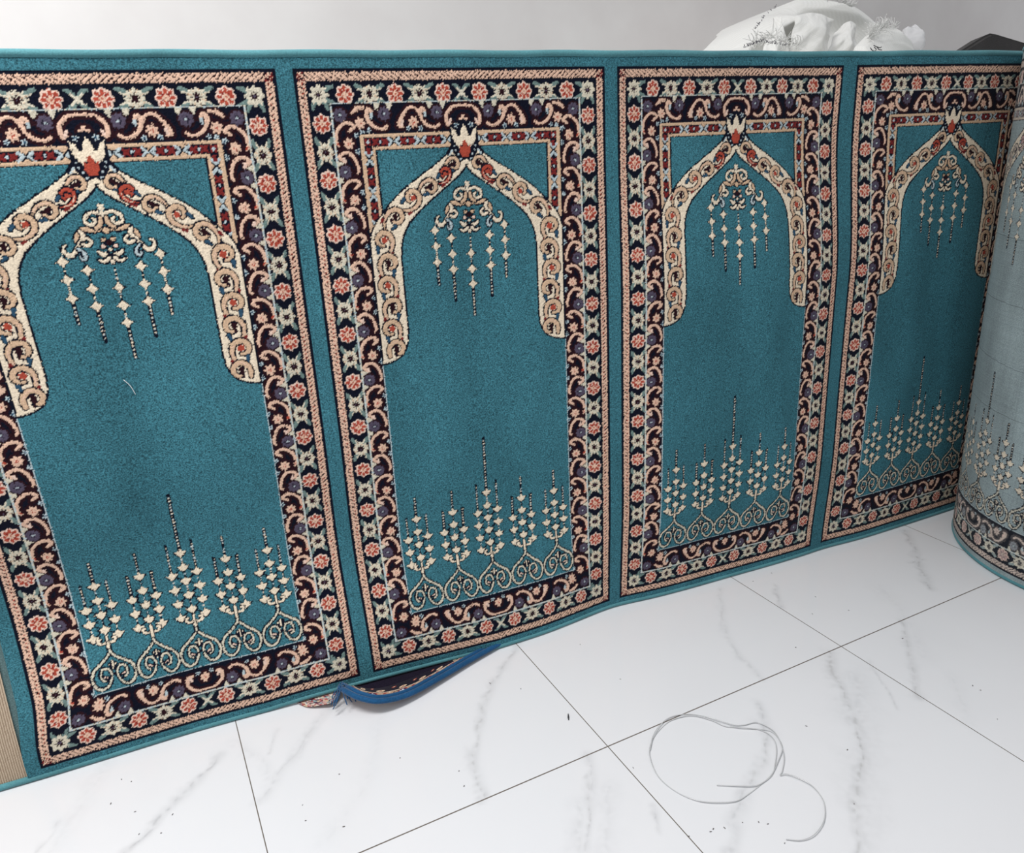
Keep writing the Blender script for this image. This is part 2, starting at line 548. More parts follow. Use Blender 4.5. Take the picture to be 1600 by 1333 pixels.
def lamp():
    for u, vs, end in ((C - 70, (873, 845, 816), 775), (C - 38.5, (857, 828, 800), 742), (C, (826, 797, 769), 709)):
        beads(u, vs[0] + (30 if u == C else 0), end, 1.6)
        beads(u, vs[-1], end)
        for a, b in zip(vs[:-1], vs[1:]):
            disc(u, (a + b) / 2, 2.6, 1); disc(u, (a + b) / 2, 1.5, 4)
        for v in vs: star(u, v)
    o = dict(oc=1, ow=2.3)
    stroke([(C - 9, 918), (C - 20, 916), (C - 31, 919), (C - 41, 911), (C - 44, 902)], [3.6, 3.2, 3.2, 3.2, 2.4], 5, **o)
    stroke([(C - 36, 916), (C - 33, 908), (C - 40, 898), (C - 47, 888), (C - 56, 881), (C - 63, 885), (C - 65, 893), (C - 60, 897)], [2.4, 3, 3.2, 3.4, 3.2, 2.6, 2.2, 1.6], 4, **o)
    stroke([(C - 28, 905), (C - 24, 899), (C - 30, 894), (C - 37, 897)], [2, 2.4, 2.4, 2.0], 4, **o)
    stroke([(C - 44, 890), (C - 38, 884), (C - 36, 877), (C - 41, 873), (C - 44, 878)], [2, 2, 2, 1.8, 1.4], 8, **o)
    stroke([(C - 3, 940), (C - 14, 943), (C - 24, 937), (C - 25, 928), (C - 16, 924), (C - 11, 930), (C - 15, 934)], [2, 2.4, 2.4, 2.4, 2.4, 2.0, 1.6], 4, **o)
    stroke([(C - 4, 934), (C - 6, 925), (C - 13, 919)], [2.6, 3.2, 2.4], 5, **o)
    disc(C, 915, 6.4, 1); disc(C, 915, 4.6, 5)
    for s in (1,):
        disc(C - 7, 901, 5.2, 1); disc(C - 7, 901, 3.4, 5, 5, .2)
        disc(C - 9, 891, 5.2, 1); disc(C - 9, 891, 3.4, 11, 5, .2)
    disc(C, 896, 5.5, 1); disc(C, 896, 3.6, 2)
    disc(C, 886, 5.2, 1); disc(C, 886, 3.6, 4, 4, .3)
    stroke([(C, 866), (C - 4, 876), (C - 13, 880), (C - 17, 884)], [2.2, 3.2, 3.0, 1.8], 4, **o)
    stroke([(C - 4, 873), (C - 12, 868), (C - 19, 871)], [2.6, 2.4, 1.4], 4, **o)
    disc(C, 950, 7.4, 1, 5, .15); disc(C, 950, 5.6, 4, 5, .15)
    stroke([(C, 946), (C, 938)], 2.0, 4)
lamp()

# row of five ornaments at the foot
STK = stroke
FV = lambda v: 184 + (v - 170) * 1.022
def onion(x):
    o = dict(oc=1, ow=2.5)
    def stroke(p_, r_, c_, **k_):
        return STK([(a_, 117 + (b_ - 116) * 1.24) for a_, b_ in p_], r_, c_, **k_)
    for s in (-1, 1):
        stroke([(x, 187), (x, 170), (x + s * 7, 161), (x + s * 20, 152), (x + s * 31, 145), (x + s * 36.5, 134), (x + s * 34, 123), (x + s * 26, 116), (x + s * 15, 117), (x + s * 7, 126), (x + s * 4, 135)],
               [1.6, 1.9, 1.7, 2.0, 1.9, 1.9, 1.9, 1.9, 1.8, 1.5, 1.3], 13, **o)
        stroke([(x + s * 4, 134), (x + s * 8, 143), (x + s * 17, 145), (x + s * 22, 138), (x + s * 21, 130), (x + s * 16, 127)], [1.5, 1.6, 1.6, 1.5, 1.4, 1.4], 13, **o)
        stroke([(x + s * 17, 133), (x + s * 12, 131)], [1.4, 1.0], 11, **o)
    for s in (-1, 1):
        stroke([(x, 146), (x + s * 5, 150)], [1.8, 1.3], 4, **o)
    stroke([(x, 144), (x, 153)], 1.6, 4, **o)
def candle(x, centre, side, ctop, stop, sdx):
    # bud clusters
    centre = [FV(v) for v in centre]; side = [FV(v) for v in side]; ctop = FV(ctop); stop = FV(stop)
    o = dict(oc=1, ow=1.7)
    beads(x, centre[-1], centre[0], 1.5); beads(x, centre[0], ctop, 3.0)
    for s in (-1, 1):
        beads(x + s * sdx, side[-1], side[0], 1.5); beads(x + s * sdx, side[0], stop, 2.9)
    allp = [(x, v) for v in centre] + [(x + s * sdx, v) for s in (-1, 1) for v in side]
    # lattice between the buds
    for (a, b) in allp:
        for (c, d) in allp:
            if a < c and abs(b - d) < 17 and abs(c - a) < 26:
                stroke([(a, b), (c, d)], 1.5, 1, smooth=False)
    for a, b in allp:
        for c, e in ((1, 2.8), (4, 0)):
            bt = [(a - 10.5 - e, b + 2.6), (a - 4, b + 3.5 + e * .4), (a, b + 9 + e), (a + 4, b + 3.5 + e * .4), (a + 10.5 + e, b + 2.6), (a + 5 + e * .5, b - 4.5 - e * .5), (a, b - 8 - e), (a - 5 - e * .5, b - 4.5 - e * .5)]
            poly(bt, c)
    for i in range(len(centre) - 1):
        m_ = (centre[i] + centre[i + 1]) / 2
        disc(x, m_, 2.2, 1); disc(x, m_, 1.3, 8)
    for s in (-1, 1):
        stroke([(x, 202), (x + s * 5, 198), (x + s * 13, 200), (x + s * 15, 206), (x + s * 10, 207)], [2.2, 2.2, 2.2, 2.0, 1.5], 4, **o)
    stroke([(x, 190), (x, 211)], [2.6, 1.8], 4, **o)
for k in (-2, -1, 0):
    x = C + 77.6 * k
    onion(x)
for k in (-2, -1, 0):
    x = C + 77.6 * k
    if k: candle(x, (292, 264, 236, 208), (250, 223, 196), 337, 297, 21)
    else: candle(x, (320, 291, 264, 236, 208), (278, 250, 223, 196), 437, 341, 22.5)

# mirror left half onto right half, then loosen the rows a little as real knots are
half = NU // 2
G[:, NU - half:] = G[:, :half][:, ::-1]
jit_i = np.clip(np.arange(NV)[:, None] + rng.choice([-1] + [0] * 14 + [1], (NV, NU)), 0, NV - 1)
jit_j = np.clip(np.arange(NU)[None, :] + rng.choice([-1] + [0] * 14 + [1], (NV, NU)), 0, NU - 1)
G = G[jit_i, jit_j]
PATCOL = PAL[G].astype(np.float32)

# ------------------------------------------------------------------ carpet, standing on its long edge
Z0, SV = .022, 1.02e-3                       # height of the outline's lower edge, metres per design mm
H_SEAM, H_TOP = 1.2035, 1.2155
bx = np.array([-1.2, -.80, -.375, -.306, -.05, .10, .17, .281, .308, .40, .522, .699, .80, .887, .914, 1.0, 1.1, 1.2, 1.39, 1.486, 1.522, 1.66, 1.82, 2.0, 2.145])
by = np.array([1.45, 1.44, 1.419, 1.414, 1.405, 1.391, 1.382, 1.369, 1.366, 1.356, 1.345, 1.338, 1.345, 1.353, 1.350, 1.334, 1.323, 1.316, 1.301, 1.297, 1.299, 1.283, 1.277, 1.272, 1.2705])
mx_ = np.array([-1.2, -.3, .28, .40, .60, .75, .80, .90, 1.0, 1.06, 1.2, 1.35, 1.5, 1.62, 1.74, 1.82, 1.9, 1.98, 2.145])
my_ = np.array([1.47, 1.436, 1.394, 1.380, 1.376, 1.362, 1.357, 1.343, 1.318, 1.307, 1.297, 1.286, 1.283, 1.281, 1.275, 1.274, 1.271, 1.269, 1.2705])
tx = np.array([-1.2, -.3, .35, .6, .83, 1.0, 1.2, 1.4, 1.5, 1.62, 1.82, 2.0, 2.145])
ty = np.array([1.462, 1.426, 1.386, 1.370, 1.353, 1.341, 1.331, 1.326, 1.316, 1.300, 1.280, 1.270, 1.2705])
def smooth_interp(x, X, Y):
    # interpolate finely and blur a little
    xs = np.linspace(X[0], X[-1], 1200); ys = np.interp(xs, X, Y)
    k = np.exp(-np.linspace(-2, 2, 61) ** 2); k /= k.sum()
    ys2 = np.convolve(np.pad(ys, 30, mode='edge'), k, 'valid')
    ys2[:30] = ys[:30]; ys2[-30:] = ys[-30:]
    return np.interp(x, xs, ys2)
def smoothstep(t):
    t = np.clip(t, 0, 1); return t * t * (3 - 2 * t)
def surf_y(x, z):
    yb = smooth_interp(x, bx, by); ym = smooth_interp(x, mx_, my_); yt = smooth_interp(x, tx, ty)
    y = yb + (ym - yb) * smoothstep(z / .30)
    y = y + (yt - y) * smoothstep((z - .72) / .36)
    belly = .013 * np.interp(x, [-1, -.1, .35, .7], [2, 2, 1, 0]) * np.exp(-((z - .33) / .16) ** 2)
    env = np.sin(np.clip(z / 1.2, 0, 1) * np.pi) * np.clip((2.05 - x) / .3, 0, 1)
    rip = env * (.0030 * np.sin(x * 17.0 + 1.1 + z * 1.2) + .0016 * np.sin(x * 41 + z * 3))
    return y + belly + rip
def xskew(x, z):
    # the weft is pulled a little askew in the first panel
    a = np.interp(x, [-1.2, -.306, -.21, -.17, -.09, 0, .1, .2], [.010, .012, .014, .015, .011, .007, .002, 0])
    return a * smoothstep((z - .04) / .12) * (1 - smoothstep((z - .45) / .6))
def bottom_z(x):
    # the bottom edge rides over the small rug lying under it
    return .007 * np.clip(1 - ((x - .34) / .24) ** 2, 0, 1) ** .8

edges = [(-.306, .281), (.308, .887), (.914, 1.486), (1.522, 2.118)]
cols_x, cols_c = [], []
def gap(a, b, n):
    for k in range(n): cols_x.append(a + (b - a) * (k + .5) / n); cols_c.append(-1)
gap(-.330, -.306, 14)
for i, (a, b) in enumerate(edges):
    for k in range(NU): cols_x.append(a + (b - a) * (k + .5) / NU); cols_c.append(k)
    nxt = edges[i + 1][0] if i < 3 else 2.150
    gap(b, nxt, 16 if i < 2 else (22 if i == 2 else 26))
cols_x = np.array(cols_x); cols_c = np.array(cols_c)
nb, ntp = 8, 9
zr = np.concatenate([np.linspace(.010, Z0 - .0005, nb), Z0 + (np.arange(NV) + .5) * dv * SV, np.linspace(Z0 + VH * SV + .001, H_SEAM, ntp)])
PT = np.full((len(zr), len(cols_x)), 0, np.int8)
inside = cols_c >= 0
PT[nb:nb + NV, :][:, inside] = G[:, cols_c[inside]]
Xg, Zg = np.meshgrid(cols_x, zr)
lift = bottom_z(Xg) * np.clip(1 - Zg / .5, 0, 1)
Yg = surf_y(Xg, Zg) + rng.normal(0, .00022, Xg.shape)
# worn-in pile: outlines sit slightly lower than the rest
Yg += np.where((PT == 1) | (PT == 2), .0005, 0)
Pm = np.stack([Xg + xskew(Xg, Zg), Yg, Zg + lift], -1)

M_pile = mat_pile('carpet_pile')
M_bind = mat_pile('teal_binding', rough=.7, sheen=.15, noise=.06, base=lin(86, 140, 148), fine=400, bump=.2)
M_back = mat_pile('carpet_backing', rough=.9, sheen=.05, noise=.1, bump=.5, weave=160, soft=14)
M_backp = mat_pile('carpet_backing_plain', rough=.9, sheen=.05, noise=.1, bump=.5, weave=160, soft=14, base=lin(104, 130, 132))

carpet = empty('mosque_carpet', (.9, 1.36, 0))
tag(carpet, 'teal prayer carpet with arch panels standing on its long edge, rolled up at the right', 'carpet')
SPK = np.full(len(PAL), .30); SPK[0] = 1.0; SPK[1] = .6; SPK[2] = .6
link_mesh('pile', grid_mesh('pile', Pm, np.dstack([PAL[PT], SPK[PT]])), M_pile, carpet)

# plain back of the unrolled stretch
xs = np.linspace(-.60, 2.15, 200); zs = np.linspace(.004, 1.206, 60)
XX, ZZ = np.meshgrid(xs, zs)
Pb = np.stack([XX, surf_y(XX, ZZ) + .009, ZZ + bottom_z(XX) * np.clip(1 - ZZ / .5, 0, 1)], -1)
link_mesh('backing', grid_mesh('backing', Pb, flip=True), M_backp, carpet)

# unknotted end strip
m, nt, b = new_mat('beige_end_weave')
tc = N(nt, 'ShaderNodeTexCoord')
wv = N(nt, 'ShaderNodeTexWave', Scale=85, Distortion=1.2, Detail=2.0); wv.bands_direction = 'X'
wz = N(nt, 'ShaderNodeTexWave', Scale=150, Distortion=.6); wz.bands_direction = 'Z'
ns = N(nt, 'ShaderNodeTexNoise', Scale=260, Detail=3.0)
for n_ in (wv, wz, ns): L(nt, tc.outputs['Object'], n_.inputs['Vector'])
ad = N(nt, 'ShaderNodeMath', operation='MULTIPLY'); L(nt, wv.outputs['Fac'], ad.inputs[0]); L(nt, ns.outputs['Fac'], ad.inputs[1])
cr = N(nt, 'ShaderNodeValToRGB'); cr.color_ramp.elements[0].color = (*lin(150, 130, 110), 1); cr.color_ramp.elements[1].color = (*lin(196, 178, 156), 1)
cr.color_ramp.elements[0].position = .02; cr.color_ramp.elements[1].position = .42
L(nt, ad.outputs[0], cr.inputs['Fac']); L(nt, cr.outputs[0], b.inputs['Base Color'])
bp = N(nt, 'ShaderNodeBump', Strength=.4, Distance=.001); L(nt, wz.outputs['Fac'], bp.inputs['Height']); L(nt, bp.outputs[0], b.inputs['Normal'])
b.inputs['Roughness'].default_value = .95; b.inputs['Specular IOR Level'].default_value = .1
xs = np.linspace(-.60, -.3295, 90); zs = np.linspace(.010, 1.204, 200)
XX, ZZ = np.meshgrid(xs, zs)
Pe = np.stack([XX, surf_y(XX, ZZ) + .0045, ZZ], -1)
o = link_mesh('end_strip', grid_mesh('end_strip', Pe), m, carpet)
o['label'] = 'beige unknotted woven strip at the carpet end'

# ------------------------------------------------------------------ rolled end of the carpet (back outwards)
RC = np.array([2.14, .902])
PITCH = .6085
def radius(turn):      # turn = revolutions since the sheet meets the roll at the back
    return .3795 + (.0035 - .010 * 0) - .0145 * turn if turn >= 0 else .383
def roll_xy(turn, off=0.0):
    turn = np.asarray(turn, float)
    a = np.pi / 2 - turn * 2 * np.pi
    r = .3835 - .0155 * turn + off
    return RC[0] + r * np.cos(a), RC[1] + r * np.sin(a)
# arc length along the outer turn
tt = np.linspace(0, 1.02, 4000)
rx, ry = roll_xy(tt)
arc = np.concatenate([[0], np.cumsum(np.hypot(np.diff(rx), np.diff(ry)))])
arc_mid = np.interp((90 + 210) / 360, tt, arc)         # panel seen on the left flank of the roll
step = .0021
ncol = int(arc[-1] / step)
sa = np.linspace(0, arc[-1], ncol)
tcol = np.interp(sa, arc, tt)
rel = (sa - arc_mid) / PITCH + .5
pid = np.floor(rel); fr = (rel - pid)
pw = .579 / PITCH
u_idx = np.where(fr < pw, np.minimum((fr / pw * NU).astype(int), NU - 1), -1)
# shift so that the chosen panel is centred
u_rel = (sa - arc_mid + .2895) / PITCH
fr = u_rel - np.floor(u_rel)
u_idx = np.where(fr < pw, np.minimum((fr / pw * NU).astype(int), NU - 1), -1)
u_idx[(sa < .07)] = -1
stepv = 1
zrow = np.concatenate([np.linspace(.010, Z0 - .0005, 6), Z0 + (np.arange(0, NV) + .5) * dv * SV, np.linspace(Z0 + VH * SV + .001, H_SEAM, 6)])
PR = np.zeros((len(zrow), ncol), np.int8)
ok = u_idx >= 0
PR[6:6 + NV, :][:, ok] = G[:, u_idx[ok]]
colr = PAL[PR]
back_base = np.array(lin(150, 178, 178))
grey = np.array(lin(182, 188, 188))
# on the back the yarn shows through the ground weave: every colour is mixed with the grey ground
mixf = np.full(PR.shape, .52); mixf[PR == 0] = .66; mixf[PR == 1] = .03; mixf[PR == 2] = .15
mixf[(PR == 4) | (PR == 11) | (PR == 13) | (PR == 8)] = .22
colr = colr * (1 - mixf[..., None]) + grey * mixf[..., None] * np.array([.93, .96, .96])
# loose yarn lines and weave irregularity
row_n = rng.normal(1, .035, (len(zrow), 1)); col_n = rng.normal(1, .03, (1, ncol))
colr = np.clip(colr * (row_n * col_n)[..., None], 0, 1)
for zz_, s0, s1, dz in ((.93, .25, .98, .03), (.655, .3, 1.0, -.05), (.40, .2, 1.0, -.04), (.515, .5, .9, .02), (.80, .5, .95, -.02)):
    jj = np.arange(int(s0 * ncol), int(s1 * ncol))
    zl = zz_ + dz * (jj / ncol - .8) + .004 * np.sin(jj / 37.)
    ii = np.searchsorted(zrow, zl)
    colr[ii, jj] *= .55; colr[np.clip(ii + 1, 0, len(zrow) - 1), jj] *= 1.15
tg, zg = np.meshgrid(tcol, zrow)
# a soft unevenness of the wound sheet
off = .0015 * np.sin(tg * 9 + 1) * np.sin(zg * 3) + rng.normal(0, .00012, tg.shape)
X_, Y_ = roll_xy(tg, off)
link_mesh('rolled_back', grid_mesh('rolled_back', np.stack([X_, Y_, zg], -1), colr, flip=True), M_back, carpet)['label'] = 'pale patterned back of the carpet facing outwards on the roll'
# inner windings: back and pile side of each turn
t2 = np.linspace(1.0, 9.2, 900); zs = np.linspace(.004, 1.206, 14)
tg, zg = np.meshgrid(t2, zs)
X_, Y_ = roll_xy(tg)
link_mesh('inner_winding', grid_mesh('inner_winding', np.stack([X_, Y_, zg], -1), flip=True), M_backp, carpet)
t2 = np.linspace(0, 9.2, 1000)
tg, zg = np.meshgrid(t2, zs)
X_, Y_ = roll_xy(tg, -.0095)
M_plainpile = mat_pile('teal_pile_plain', base=tuple(TEAL))
link_mesh('wound_pile', grid_mesh('wound_pile', np.stack([X_, Y_, zg], -1)), M_plainpile, carpet)

# edge binding: one rounded edge cord along the foot, one along the top, following sheet and roll
xs = np.linspace(-.60, 2.14, 700)
t3 = np.linspace(0.0, 9.2, 1700)
def edge_path(z, lifted):
    zz = np.full(xs.shape, z)
    y = surf_y(xs, zz) + .0045
    zz2 = zz + (bottom_z(xs) if lifted else 0)
    a = np.stack([xs, y, zz2], -1)
    rx_, ry_ = roll_xy(t3, -.0048)
    bq = np.stack([rx_, ry_, np.full(t3.shape, z)], -1)
    return np.vstack([a, bq[2:]])
p = edge_path(.0062, True)
p[:, 2] += 0
link_mesh('bottom_binding', tube_mesh('bottom_binding', p, .0068, .0062, n=10), M_bind, carpet)
p = edge_path(H_TOP - .0068, False)
p[:, 2] += .0006 * np.sin(np.arange(len(p)) * .11)
o = link_mesh('top_binding', tube_mesh('top_binding', p, .0072, .0068, n=10), M_bind, carpet)

# ------------------------------------------------------------------ small rug caught under the carpet
rug = empty('small_rug', (.35, 1.34, 0))
tag(rug, 'small floral rug with blue bound edge, its corner sticking out under the teal carpet', 'rug')
front = catmull([(.236, 1.360, .020), (.240, 1.325, .034), (.258, 1.292, .034), (.292, 1.272, .026), (.35, 1.277, .014), (.429, 1.301, .0085), (.512, 1.328, .006), (.60, 1.352, .005)], 14)
# inward direction of every point of the edge
nf = len(front)
tan = np.gradient(front, axis=0); tan[:, 2] = 0; tan /= np.linalg.norm(tan, axis=1)[:, None]
inw = np.stack([-tan[:, 1], tan[:, 0], np.zeros(nf)], -1)
target = np.stack([np.interp(np.linspace(0, 1, nf), [0, .35, 1], [.30, .36, .66]), np.full(nf, 1.43), np.full(nf, .004)], -1)
NBR = 150
bfr = np.linspace(0, 1, NBR) ** 1.6
Prug = np.zeros((NBR, nf, 3)); 
for i, f_ in enumerate(bfr):
    q = front * (1 - f_) + target * f_
    zf = front[:, 2] * np.clip(1 - f_ * 2.4, 0, 1) ** 1.0 + .0012
    q[:, 2] = np.maximum(zf, .0012)
    Prug[i] = q
dist = np.linalg.norm(Prug[:, :, :2] - front[None, :, :2], axis=2)
al = np.concatenate([[0], np.cumsum(np.linalg.norm(np.diff(front, axis=0), axis=1))])[None, :].repeat(NBR, 0)
# resample finely for the pattern
def upsample(A, k):
    m_, n_ = A.shape[:2]
    i = np.linspace(0, m_ - 1, m_ * k); j = np.linspace(0, n_ - 1, n_ * k)
    i0 = np.minimum(i.astype(int), m_ - 2); j0 = np.minimum(j.astype(int), n_ - 2)
    fi = (i - i0)[:, None]; fj = (j - j0)[None, :]
    if A.ndim == 3: fi = fi[..., None]; fj = fj[..., None]
    return (A[i0][:, j0] * (1 - fi) * (1 - fj) + A[i0 + 1][:, j0] * fi * (1 - fj) + A[i0][:, j0 + 1] * (1 - fi) * fj + A[i0 + 1][:, j0 + 1] * fi * fj)
Prug = upsample(Prug, 3); dist = upsample(dist, 3); al = upsample(al, 3)
d_ = dist * 1000; a_ = al * 1000
cr_ = np.zeros(d_.shape + (3,)); cr_[:] = lin(24, 18, 34)
def put(mk, c): cr_[mk] = c
put(d_ < 20, lin(210, 192, 170))
put((d_ < 19.3) & (d_ > 14.8) & ((a_ % 11) < 6), lin(30, 30, 36))
put((d_ >= 20) & (d_ < 40), lin(178, 146, 122))
fr_ = (d_ >= 20.5) & (d_ < 39.5)
for k_, (p0, dd, rr_, c_) in enumerate([(8, 19, 3.4, lin(150, 46, 48)), (19, 31, 3.0, lin(70, 90, 74)), (46, 20, 3.0, lin(48, 34, 60)), (55, 30, 3.6, lin(150, 50, 50)), (13, 27, 2.6, lin(36, 26, 40)), (2, 31, 2.8, lin(206, 188, 168)), (50, 25, 2.2, lin(206, 188, 168))]):
    put(fr_ & (np.hypot((a_ % 62) - p0, d_ - dd - 4.5) < rr_), c_)
rf = np.hypot((a_ % 62) - 31, d_ - 29.5)
put(fr_ & (rf < 10.5), lin(146, 42, 46)); put(fr_ & (rf < 8), lin(52, 34, 70))
put(fr_ & (rf < 5.5) & ((np.abs((a_ % 62) - 31) < 1.8) | (np.abs(d_ - 29.5) < 1.8)), lin(216, 222, 234))
put((d_ >= 40) & (d_ < 42), lin(226, 208, 190))
for c0 in range(0, 460, 46):
    rr = np.hypot((a_ - c0 - 12) / 1.5, d_ - 51)
    put((rr < 5.5) & (d_ > 42), lin(222, 196, 166)); put((rr < 2.2) & (d_ > 42), lin(150, 70, 60))
    rr = np.hypot(a_ - c0 - 35, d_ - 63)
    put((rr < 4.5) & (d_ > 42), lin(150, 66, 56)); put((rr < 2) & (d_ > 42), lin(210, 180, 150))
cr_ = np.clip(cr_ * rng.normal(1, .12, d_.shape)[..., None], 0, 1)
M_rug = mat_pile('floral_pile', base=None, noise=.12, sheen=.1)
Pup = Prug.copy(); Pup[..., 2] += .0045
link_mesh('pile', grid_mesh('rug_pile', Pup, cr_, flip=True), M_rug, rug)
Plow = Prug[::3, ::3].copy()
# pinkish patterned underside
m, nt, b = new_mat('rug_underside')
tc = N(nt, 'ShaderNodeTexCoord'); vr = N(nt, 'ShaderNodeTexVoronoi', Scale=120.0); L(nt, tc.outputs['Object'], vr.inputs['Vector'])
cr2 = N(nt, 'ShaderNodeValToRGB'); e = cr2.color_ramp.elements
e[0].color = (*lin(200, 120, 120), 1); e[1].color = (*lin(222, 208, 190), 1); e[0].position = .25; e[1].position = .5
e2 = cr2.color_ramp.elements.new(.75); e2.color = (*lin(140, 170, 170), 1)
L(nt, vr.outputs['Color'], cr2.inputs['Fac']); L(nt, cr2.outputs[0], b.inputs['Base Color']); b.inputs['Roughness'].default_value = .95
link_mesh('underside', grid_mesh('rug_underside', Plow - [0, 0, .0005]), m, rug)
# left flank of the rug where its edge is worn and the knots show
fl = catmull([(.236, 1.360, .018), (.212, 1.338, .014), (.190, 1.345, .010), (.165, 1.362, .004), (.15, 1.385, .003)], 16)
flin = fl + np.array([.02, .05, .0])
S_ = np.linspace(0, 1, 40)[:, None, None]
Pf = fl[None] * (1 - S_) + flin[None] * S_
Pf[..., 2] = np.maximum(Pf[..., 2] * (1 - S_[..., 0] * .85), .002)
seeds = rng.random((420, 2)) * [Pf.shape[0], Pf.shape[1]]; scol = [lin(168, 84, 84), lin(214, 204, 192), lin(138, 156, 158), lin(84, 62, 76), lin(200, 174, 146), lin(196, 156, 152)]
ii, jj = np.meshgrid(np.arange(Pf.shape[0]), np.arange(Pf.shape[1]), indexing='ij')
near = np.argmin((ii[..., None] - seeds[:, 0]) ** 2 + (jj[..., None] - seeds[:, 1]) ** 2, -1)
cf = np.array(scol)[near % 6]
link_mesh('worn_edge', grid_mesh('worn_edge', Pf, cf), M_rug, rug)['label'] = 'worn pinkish edge with loose knots'
M_blue = mat_pile('blue_binding', rough=.6, sheen=.3, noise=.08, base=lin(28, 78, 120), fine=300, bump=.3)
bp_ = front.copy()
co1 = tube_mesh('b1', bp_ + [0, 0, .0045] - inw * .002, .0062, .0055, n=10)
co2 = tube_mesh('b2', bp_ + [0, 0, .0045] + inw * .0085, .0052, .0062, n=10)
co_, q_ = join_raw([co1, co2])
link_mesh('binding', raw_mesh('binding', co_, q_), M_blue, rug)
# frayed tuft at the cut end of the binding
parts = []
for k in range(16):
    a = np.array([.238 + random.uniform(-.006, .006), 1.350 + random.uniform(-.008, .006), .040])
    e_ = a + [random.uniform(-.030, .012), random.uniform(-.045, -.004), random.uniform(-.030, -.006)]
    e_[2] = max(e_[2], .004)
    mid = (a + e_) / 2 + [random.uniform(-.008, .008), random.uniform(-.006, .006), random.uniform(0, .008)]
    parts.append(tube_mesh('f', catmull([a, mid, e_], 5), .0011, n=4))
co_, q_ = join_raw(parts)
tag(link_mesh('frayed_thread', raw_mesh('frayed_thread', co_, q_), M_blue, rug), kind='stuff')

# ------------------------------------------------------------------ clear plastic thread left on the floor
m_thr, nt, b = new_mat('clear_plastic')
b.inputs['Base Color'].default_value = (.62, .63, .64, 1); b.inputs['Roughness'].default_value = .12
b.inputs['Transmission Weight'].default_value = .15; b.inputs['IOR'].default_value = 1.45
thr = empty('plastic_thread', (.78, .82, 0))
tag(thr, 'loop of clear plastic thread lying on the white tiles', 'thread')
ring = [(.854, .897), (.871, .882), (.890, .869), (.911, .850), (.908, .825), (.895, .806), (.869, .789), (.836, .771), (.806, .764), (.771, .758), (.742, .756), (.712, .769), (.688, .788), (.671, .818), (.664, .853), (.668, .882), (.684, .917), (.710, .942), (.740, .958), (.773, .966), (.811, .957), (.835, .929), (.849, .901), (.878, .881), (.898, .860), (.900, .833), (.883, .808), (.852, .781), (.836, .770), (.814, .765), (.792, .765), (.764, .781), (.738, .799)]
tail = [(.905, .880), (.914, .850), (.905, .823), (.883, .790), (.857, .768), (.846, .762), (.856, .758), (.867, .740), (.874, .716), (.868, .690), (.851, .669), (.828, .653), (.799, .644), (.776, .647), (.757, .660)]
ring2 = [(.688, .921), (.716, .948), (.748, .966), (.776, .973), (.806, .965), (.828, .945), (.847, .917), (.862, .896), (.880, .887), (.905, .880)]
def lay(p2, r, z=0.0012, amp=.0022):
    p3 = catmull(np.c_[np.array(p2), np.zeros(len(p2))], 10)
    p3[:, 2] = r + z + amp * (.5 + .5 * np.sin(np.arange(len(p3)) * .13))
    return p3
for nm, pp, r in (('coil', ring, .0008), ('loose_end', ring2 + tail[1:], .0008)):
    link_mesh(nm, tube_mesh(nm, lay(pp, r, 0.0 if nm == 'coil' else .0012), r, n=6), m_thr, thr)

lint = catmull([(-.034, surf_y(np.array([-.034]), np.array([.700]))[0] - .0015, .712), (-.026, surf_y(np.array([-.026]), np.array([.69]))[0] - .002, .700), (-.021, surf_y(np.array([-.021]), np.array([.68]))[0] - .0015, .684)], 6)
m_l, nt, b = new_mat('white_lint'); b.inputs['Base Color'].default_value = (.75, .78, .78, 1)
tag(link_mesh('lint', tube_mesh('lint', lint, .0006, n=5), m_l), 'short white curl of lint clinging to the leftmost carpet panel', 'lint')

# splinter and grit on the tiles
m_dark, nt, b = new_mat('dark_splinter'); b.inputs['Base Color'].default_value = (.03, .03, .035, 1)
sp = link_mesh('splinter', tube_mesh('splinter', [(.603, 1.066, .0016), (.606, 1.072, .002), (.611, 1.081, .0016)], [.0009, .0016, .0008], n=6), m_dark)
tag(sp, 'tiny dark splinter lying on the white tile right of the blue-bound rug', 'debris')
bits = [(.366, 1.051), (.36, 1.014), (.098, 1.077), (.151, 1.033), (.175, 1.152), (.284, 1.135), (.566, 1.196), (.519, 1.245), (1.144, 1.016), (.978, .829), (.994, .749), (1.363, .923), (1.343, .734), (1.343, .75), (-.101, 1.205), (-.121, 1.172), (-.196, 1.286), (-.178, 1.34), (-.162, 1.325), (.666, .73), (.673, .732), (.755, .697), (.745, .707), (.722, .719), (.63, .74), (.69, .725)]
parts = []
for i_, (x, y) in enumerate(bits + [(random.uniform(-.2, 1.6), random.uniform(.55, 1.28)) for _ in range(26)]):
    r = .0009 if i_ < 26 else .0006
    a = random.uniform(0, 3.1); l_ = random.uniform(.0008, .0022)
    parts.append(tube_mesh('g', [(x - l_ * math.cos(a), y - l_ * math.sin(a), .0008), (x, y, .0009), (x + l_ * math.cos(a), y + l_ * math.sin(a), .0008)], [r * .5, r, r * .5], n=4))
co_, q_ = join_raw(parts)
m_g, nt, b = new_mat('grey_grit'); b.inputs['Base Color'].default_value = (.12, .11, .10, 1)
tag(link_mesh('floor_grit', raw_mesh('floor_grit', co_, q_), m_g), 'scattered fine grey grit on the white marble tiles', 'grit', kind='stuff')

